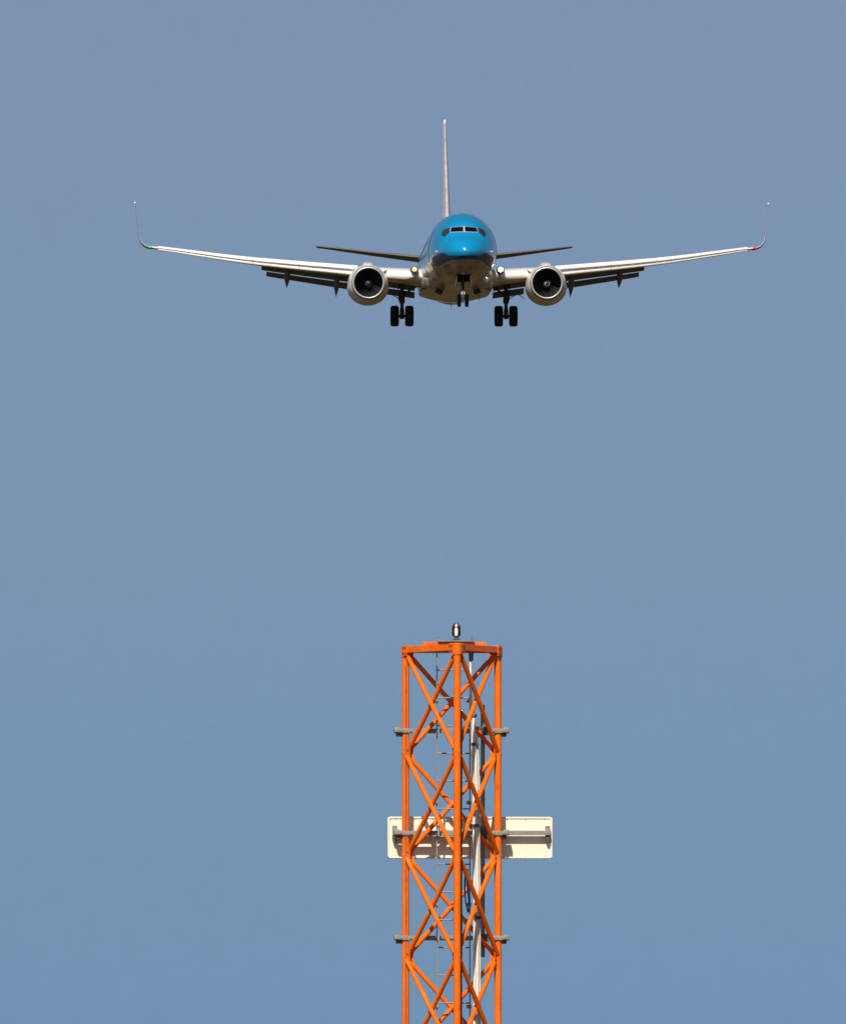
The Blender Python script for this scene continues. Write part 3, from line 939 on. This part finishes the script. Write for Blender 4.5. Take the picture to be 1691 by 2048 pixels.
# ================================================================== LATTICE MAST
# local axes: apex leg towards the camera, back face to the rear; heights are true heights above the ground
TOP = 8.63
TW_LOC, TW_ROT = (0.366, 196.2, 0), (0, 0, R(3.76))
mast = thing('lattice_mast', 'tall orange triangular lattice mast of welded tubes under the descending airliner', 'mast', TW_LOC, TW_ROT)
LEGS = [Vector((-0.555, 0.32, 0)), Vector((0.555, 0.32, 0)), Vector((0, -0.641, 0))]
LR = 0.044
BAY = 1.224
LEV = [8.556 - BAY * k for k in range(8)]
for i, p in enumerate(LEGS):
    bm = bmesh.new()
    tube(bm, [p + Vector((0, 0, 0.02)), p + Vector((0, 0, 8.615))], LR, 24)
    leg = finish('leg', bm, M['orange'], mast, smooth=40)
    bm = bmesh.new()
    lathe(bm, [(0.0, 0.16), (0.03, 0.16), (0.031, 0.06), (0.12, 0.05)], 'z', (p.x, p.y, 0), 24, cap=True)
    finish('base_plate', bm, M['galv'], leg, smooth=30)
    if i == 0:
        bm = bmesh.new()
        q = p + Vector((-0.002, -LR - 0.002, 0))
        box(bm, (q.x, q.y, 4.25), (0.012, 0.010, 8.3))
        finish('earthing_strip', bm, M['galv_dark'], leg)

BR = 0.0285
faces = [(0, 2), (2, 1), (0, 1)]
for (a, b) in faces:
    A, B = LEGS[a], LEGS[b]
    d = (B - A).normalized()
    nrm = Vector((d.y, -d.x, 0))
    if nrm.dot(A + B) < 0: nrm = -nrm
    for z0, z1 in zip(LEV, LEV[1:]):
        z1 = max(z1, 0.08)
        for first in (True, False):
            P, Q = (A, B) if first else (B, A)
            dd = (Q - P).normalized()
            # first: falls from A to B
            front = first
            off = nrm * (0.020 if front else -0.024)
            p0 = P + dd * 0.040 + off * 0.6 + Vector((0, 0, z0 - 0.035)); p1 = Q - dd * 0.040 + off * 0.6 + Vector((0, 0, z1 + 0.035))
            mid = (p0 + p1) / 2 + off * 0.4
            bm = bmesh.new()
            tube(bm, [p0, p0.lerp(p1, 0.06), mid, p0.lerp(p1, 0.94), p1], [BR * 0.92, BR, BR, BR, BR * 0.92], 14)
            finish('brace', bm, M['orange'], mast, smooth=50)

# weld pads at each node
for z in LEV[1:-1]:
    for p in LEGS:
        bm = bmesh.new()
        bmesh.ops.create_uvsphere(bm, u_segments=14, v_segments=9, radius=0.047, matrix=Matrix.Translation(p + Vector((0, 0, z))) @ Matrix.Diagonal((1.0, 1.0, 1.9, 1)))
        finish('weld_collar', bm, M['orange'], mast, smooth=60)

# gusset plates where braces meet the legs, with their bolts
for (a, b) in faces:
    for e, (P, Q) in ((1, (LEGS[a], LEGS[b])), (-1, (LEGS[b], LEGS[a]))):
        d = (Q - P).normalized()
        n_ = Vector((d.y, -d.x, 0))
        if n_.dot(P + Q) < 0: n_ = -n_
        rot = Matrix((d, n_, Vector((0, 0, 1)))).transposed()
        for z in LEV[1:-1]:
            bm = bmesh.new()
            prof = [(0.02, 0.085), (0.055, 0.085), (0.115, 0.10), (0.095, 0.045), (0.088, 0.0), (0.095, -0.045), (0.115, -0.10), (0.055, -0.085), (0.02, -0.085)]
            rings(bm, [[P + d * u + n_ * h + Vector((0, 0, z + v)) for u, v in prof] for h in (-0.006, 0.006)])
            gp = finish('gusset_plate', bm, M['orange'], mast)
            for v in (-0.035, 0.035):
                bm = bmesh.new()
                k = P + d * 0.066 + Vector((0, 0, z + v))
                tube(bm, [k - n_ * 0.016, k + n_ * 0.016], 0.011, 6)
                finish('bolt', bm, M['galv_dark'], gp)

# top frame: three angle-section beams and bolted corner plates
for (a, b) in faces:
    A, B = LEGS[a], LEGS[b]
    d = (B - A).normalized(); L = (B - A).length
    n_ = Vector((d.y, -d.x, 0))
    if n_.dot(A + B) < 0: n_ = -n_
    rot = Matrix((d, n_, Vector((0, 0, 1)))).transposed()
    c = (A + B) / 2
    bm = bmesh.new()
    box(bm, c + n_ * 0.036 + Vector((0, 0, 8.578)), (L - 0.02, 0.012, 0.076), rot, bev=0.003)
    box(bm, c - n_ * 0.006 + Vector((0, 0, 8.611)), (L - 0.06, 0.070, 0.010), rot, bev=0.002)
    bt = finish('top_beam', bm, M['orange'], mast)
    for e, p in ((1, A), (-1, B)):
        bm = bmesh.new()
        q = p + d * e * 0.055 + n_ * 0.049
        box(bm, q + Vector((0, 0, 8.565)), (0.085, 0.011, 0.125), rot, bev=0.003)
        gp = finish('gusset_plate', bm, M['orange'], mast)
        for bx, bz in ((-0.022, 0.035), (0.022, 0.035), (-0.022, -0.03), (0.022, -0.03)):
            bm = bmesh.new()
            k = q + d * bx + n_ * 0.010 + Vector((0, 0, 8.565 + bz))
            tube(bm, [k - n_ * 0.006, k + n_ * 0.008], 0.010, 6)
            finish('bolt', bm, M['galv_dark'], gp)
for p in LEGS:
    bm = bmesh.new()
    lathe(bm, [(8.49, LR + 0.001), (8.49, LR + 0.010), (8.622, LR + 0.010), (8.628, LR)], 'z', (p.x, p.y, 0), 24, cap=True)
    finish('leg_cap', bm, M['orange'], mast, smooth=30)
# channel laid across the top frame, carrying the lamp tray
bm = bmesh.new()
box(bm, (0.01, 0.03, 8.656), (0.765, 0.11, 0.010), bev=0.002)
box(bm, (0.01, -0.024, 8.636), (0.765, 0.008, 0.048), bev=0.002)
box(bm, (0.01, 0.084, 8.636), (0.765, 0.008, 0.048), bev=0.002)
finish('cross_channel', bm, M['orange'], mast)

# ladder inside the back of the mast
lad = bpy.data.objects.new('ladder', None); COL.objects.link(lad); lad.parent = mast
LX0, LX1, LY = -0.192, 0.205, 0.13
for x in (LX0, LX1):
    bm = bmesh.new()
    box(bm, (x, LY, 4.38), (0.013, 0.042, 8.34), bev=0.003)
    finish('ladder_rail', bm, M['galv'], lad)
r0 = None
for k in range(25):
    z = 8.327 - 0.333 * k
    if r0 is None:
        bm = bmesh.new()
        tube(bm, [(LX0, LY, 0), (LX1, LY, 0)], 0.0085, 8)
        r0 = finish('rung', bm, M['rung'], lad, smooth=40); r0.location = (0, 0, z)
    else:
        dup(r0, lad, (0, 0, z))
c0 = None
for k in range(7):
    z = 7.96 - BAY * k
    for x in (LX0, LX1):
        if c0 is None:
            bm = bmesh.new()
            box(bm, (-0.012, 0, 0), (0.055, 0.06, 0.045), bev=0.012)
            tube(bm, [(0, -0.03, 0.0), (0, -0.055, 0)], 0.014, 6)
            tube(bm, [(-0.02, 0.02, 0), (-0.02, 0.20, 0)], 0.012, 8)
            c0 = finish('ladder_clamp', bm, M['galv'], lad, smooth=40); c0.location = (x, LY, z)
        else:
            dup(c0, lad, (x, LY, z))

# concrete footing under the mast
bm = bmesh.new()
box(bm, (0, 0, -0.13), (1.9, 1.9, 0.27), bev=0.03)
ft = finish('footing', bm, M['concrete'], mast)

# ---- cables
def PX(px, y=0.0): return (px - 906.5) * 0.006 + y * 0.0656      # the mast is turned a little, so depth shifts x
def PZ(py): return TOP - (py - 1290) * 0.006
cab = thing('cable_bundle', 'bundle of white cables tied in a vertical run inside the orange mast', 'cables', TW_LOC, TW_ROT)
route = [(944, 1304), (944.5, 1360), (945, 1420), (947, 1470), (950, 1520), (951.5, 1600), (952, 1700), (953, 1800), (953, 1900), (953, 2050), (953, 2300), (953, 2700)]
for j, (dx, dy, rr) in enumerate(((-4.2, 0.0, 0.0165), (1.4, -0.02, 0.021), (6.0, 0.012, 0.015))):
    bm = bmesh.new()
    pts = []
    for i, (a, b) in enumerate(route):
        if (j == 2 and b < 1470) or (j == 1 and b < 1400): continue
        pts.append((PX(a + dx * (0.7 if b < 1450 else 1.0) + random.uniform(-0.3, 0.3)), 0.045 + dy, max(0.05, PZ(b))))
    tube(bm, pts, rr, 12)
    finish('cable', bm, M['cable_white'], cab, smooth=60)
t0 = None
for a, b in ((945, 1432), (949, 1489), (951, 1652), (953, 1836), (953, 2000)):
    bm = bmesh.new()
    box(bm, (PX(a + 1), 0.035, PZ(b)), (0.088, 0.085, 0.038), bev=0.014)
    finish('cable_clip', bm, M['galv_dark'], cab, smooth=40)
bm = bmesh.new()
tube(bm, [(PX(942), 0.035, PZ(1298)), (PX(942), 0.035, PZ(1322))], [0.032, 0.026], 14)
finish('shaded_cable_top', bm, M['black'], cab, smooth=40)  # black sleeve: shade at the cable top put in as a dark piece
blk = thing('added_black_tube', 'added black tube running down behind the front orange leg', 'cable', TW_LOC, TW_ROT)  # black tube added along the dark strip beside the front leg
bm = bmesh.new()
tube(bm, [(PX(921.0, -0.6) + random.uniform(-0.003, 0.003), -0.600, PZ(1425 + 60 * k)) for k in range(22)], 0.0155, 10)
finish('cable', bm, M['black'], blk, smooth=60)  # the added black tube
lp = thing('cable_loop', 'thin blue cable hanging in a loop beside the white cables', 'cable', TW_LOC, TW_ROT)
bm = bmesh.new()
for k, (ax, bx) in enumerate(((0, 0), (1.6, -2.0))):
    P = [(931 + ax, 1742), (928.5 + ax, 1760), (928 + ax, 1785), (931, 1808), (935, 1826 - k * 5), (938 + bx * .4, 1822), (938.5 + bx, 1800), (936 + bx, 1775), (934 + bx, 1750), (936, 1735)]
    pts = []
    for i in range(len(P) - 1):
        for q in range(4):
            t = q / 4
            pts.append((PX(P[i][0] * (1 - t) + P[i + 1][0] * t), -0.02 + 0.02 * k, PZ(P[i][1] * (1 - t) + P[i + 1][1] * t)))
    tube(bm, pts, 0.0075, 8)
finish('cable', bm, M['cable_blue'], lp, smooth=60)

# ---- antenna mount: three rails clamped behind the two rear legs, joined by a pole
am = thing('antenna_mount', 'grey galvanised mounting rails and pole clamped across the rear legs of the mast', 'antenna mount', TW_LOC, TW_ROT)
RY = 0.32 + LR + 0.030
for py in (1461, 1666, 1876):
    z = PZ(py)
    bm = bmesh.new()
    box(bm, (PX(902.5, RY), RY, z), (PX(1018) - PX(787), 0.052, 0.056), bev=0.006)
    rail = finish('mounting_rail', bm, M['galv'], am)
    for e, p in ((-1, LEGS[0]), (1, LEGS[1])):
        bm = bmesh.new()
        box(bm, (p.x, p.y - LR - 0.010, z), (0.155, 0.016, 0.052), bev=0.006)
        for k in (-1, 1):
            tube(bm, [(p.x + k * 0.062, p.y - LR - 0.035, z), (p.x + k * 0.062, RY + 0.05, z)], 0.011, 8)
            tube(bm, [(p.x + k * 0.062, p.y - LR - 0.032, z), (p.x + k * 0.062, p.y - LR - 0.016, z)], 0.019, 6)
        box(bm, (p.x + e * 0.10, RY - 0.01, z + 0.012), (0.075, 0.10, 0.060), bev=0.014)
        finish('clamp', bm, M['galv'], rail, smooth=30)
        bm = bmesh.new()
        box(bm, (p.x + e * 0.055, RY + 0.02, z - 0.048), (0.11, 0.07, 0.042), bev=0.008)
        finish('clamp_foot', bm, M['galv_dark'], rail)
PXP = PX(966, RY)
bm = bmesh.new()
tube(bm, [(PXP, RY + 0.055, PZ(1408)), (PXP, RY + 0.055, PZ(1914))], 0.025, 18)
finish('mounting_pole', bm, M['galv'], am, smooth=40)
for py in (1461, 1666, 1876):
    bm = bmesh.new()
    box(bm, (PXP, RY + 0.0, PZ(py)), (0.13, 0.09, 0.10), bev=0.012)
    box(bm, (PXP - 0.05, RY - 0.04, PZ(py) - 0.01), (0.06, 0.05, 0.13), bev=0.012)
    finish('pole_clamp', bm, M['galv_dark'], am)

# ---- panel antenna
pa = thing('panel_antenna', 'long cream rectangular antenna panel held crosswise behind the mast', 'antenna', TW_LOC, TW_ROT)
PY = 0.60
cx, cz = (PX(774, PY) + PX(1106, PY)) / 2, (PZ(1632) + PZ(1716)) / 2
wx, hz = PX(1106) - PX(774), PZ(1632) - PZ(1716)
def rrect(w_, h_, r_, y):
    out = []
    for sx, sz, a0 in ((1, 1, 0), (-1, 1, 90), (-1, -1, 180), (1, -1, 270)):
        for k in range(6):
            a = R(a0 + 18 * k)
            out.append(Vector((cx + sx * (w_ / 2 - r_) + r_ * math.cos(a), y, cz + sz * (h_ / 2 - r_) + r_ * math.sin(a))))
    return out
bm = bmesh.new()
rings(bm, [rrect(wx - 0.07, hz - 0.07, 0.02, PY + 0.004), rrect(wx - 0.05, hz - 0.05, 0.024, PY + 0.004), rrect(wx - 0.04, hz - 0.04, 0.026, PY - 0.008), rrect(wx - 0.012, hz - 0.012, 0.03, PY - 0.008),
           rrect(wx, hz, 0.034, PY + 0.004), rrect(wx, hz, 0.034, PY + 0.05), rrect(wx - 0.03, hz - 0.03, 0.03, PY + 0.085)])
pan = finish('panel', bm, M['cream'], pa, smooth=35)
for k in range(9):
    for sz in (-1, 1):
        bm = bmesh.new()
        q = (cx - wx / 2 + 0.10 + (wx - 0.20) * k / 8, PY + 0.002, cz + sz * (hz / 2 - 0.032))
        tube(bm, [(q[0], q[1] + 0.004, q[2]), (q[0], q[1] - 0.006, q[2])], 0.006, 8)
        finish('rivet', bm, M['rung'], pan)
zr = PZ(1664.5)
bm = bmesh.new()
box(bm, ((PX(786, PY) + PX(1100, PY)) / 2, PY - 0.082, zr), (PX(1100) - PX(786), 0.045, 0.055), bev=0.006)
finish('support_rail', bm, M['galv'], pa)
for px in (788, 1095):
    bm = bmesh.new()
    box(bm, (PX(px, PY), PY - 0.055, zr + 0.028), (0.054, 0.085, 0.115), bev=0.006)
    finish('end_bracket', bm, M['galv'], pa)
    bm = bmesh.new()
    box(bm, (PX(px, PY), PY - 0.045, zr - 0.056), (0.056, 0.07, 0.05), bev=0.010)
    tube(bm, [(PX(px, PY), PY - 0.08, zr - 0.095), (PX(px, PY), PY + 0.0, zr - 0.095)], 0.020, 6)
    finish('bracket_bolt', bm, M['galv_dark'], pa)
bm = bmesh.new()
box(bm, (PXP, RY + 0.055 + 0.035, zr), (0.10, 0.11, 0.16), bev=0.012)
finish('pole_clamp', bm, M['galv_dark'], pa)

# ---- obstruction lamp on its tray
ol = thing('obstruction_light', 'small dark hooded warning lamp on the very top of the orange mast', 'warning light',
           (TW_LOC[0] + 0.033, TW_LOC[1] - 0.02, 8.661), TW_ROT)
bm = bmesh.new()
box(bm, (-0.005, 0.0, 0.010), (0.44, 0.10, 0.018), bev=0.004)
for x, h, r in ((-0.215, 0.065, 0.007), (0.185, 0.075, 0.008)):
    tube(bm, [(x, 0, -0.02), (x, 0, h)], r, 8)
box(bm, (-0.215, 0, 0.02), (0.03, 0.03, 0.03), bev=0.005)
finish('tray', bm, M['rung'], ol, smooth=30)
bm = bmesh.new()
lathe(bm, [(0.019, 0.05), (0.03, 0.05), (0.032, 0.028), (0.062, 0.026), (0.064, 0.04), (0.072, 0.04)], 'z', n=20, cap=True)
finish('lamp_base', bm, M['galv_dark'], ol, smooth=40)
bm = bmesh.new()
lathe(bm, [(0.072, 0.019), (0.085, 0.024), (0.150, 0.024), (0.165, 0.017)], 'z', n=18, cap=True)
finish('lamp_body', bm, M['beacon'], ol, smooth=40)
bm = bmesh.new()
lathe(bm, [(0.165, 0.015), (0.175, 0.024), (0.200, 0.024), (0.216, 0.015), (0.222, 0.003)], 'z', n=18, cap=True)
finish('lamp_cap', bm, M['beacon_pink'], ol, smooth=50)
bm = bmesh.new()      # hood: a curved shell, open to the front
outer, inner = [], []
rs = []
for k in range(29):
    a = R(-90 + 38 + (360 - 76) * k / 28)
    ca, sa = math.cos(a), math.sin(a)
    col = []
    for z, ro, ri in ((0.070, 0.046, 0.040), (0.085, 0.052, 0.046), (0.175, 0.052, 0.046), (0.205, 0.040, 0.034), (0.226, 0.018, 0.012)):
        col.append((Vector((ca * ro, sa * ro, z)), Vector((ca * ri, sa * ri, z))))
    rs.append([c[0] for c in col] + [c[1] for c in col[::-1]])
rings(bm, rs)
finish('lamp_hood', bm, M['beacon_dark'], ol, smooth=40)
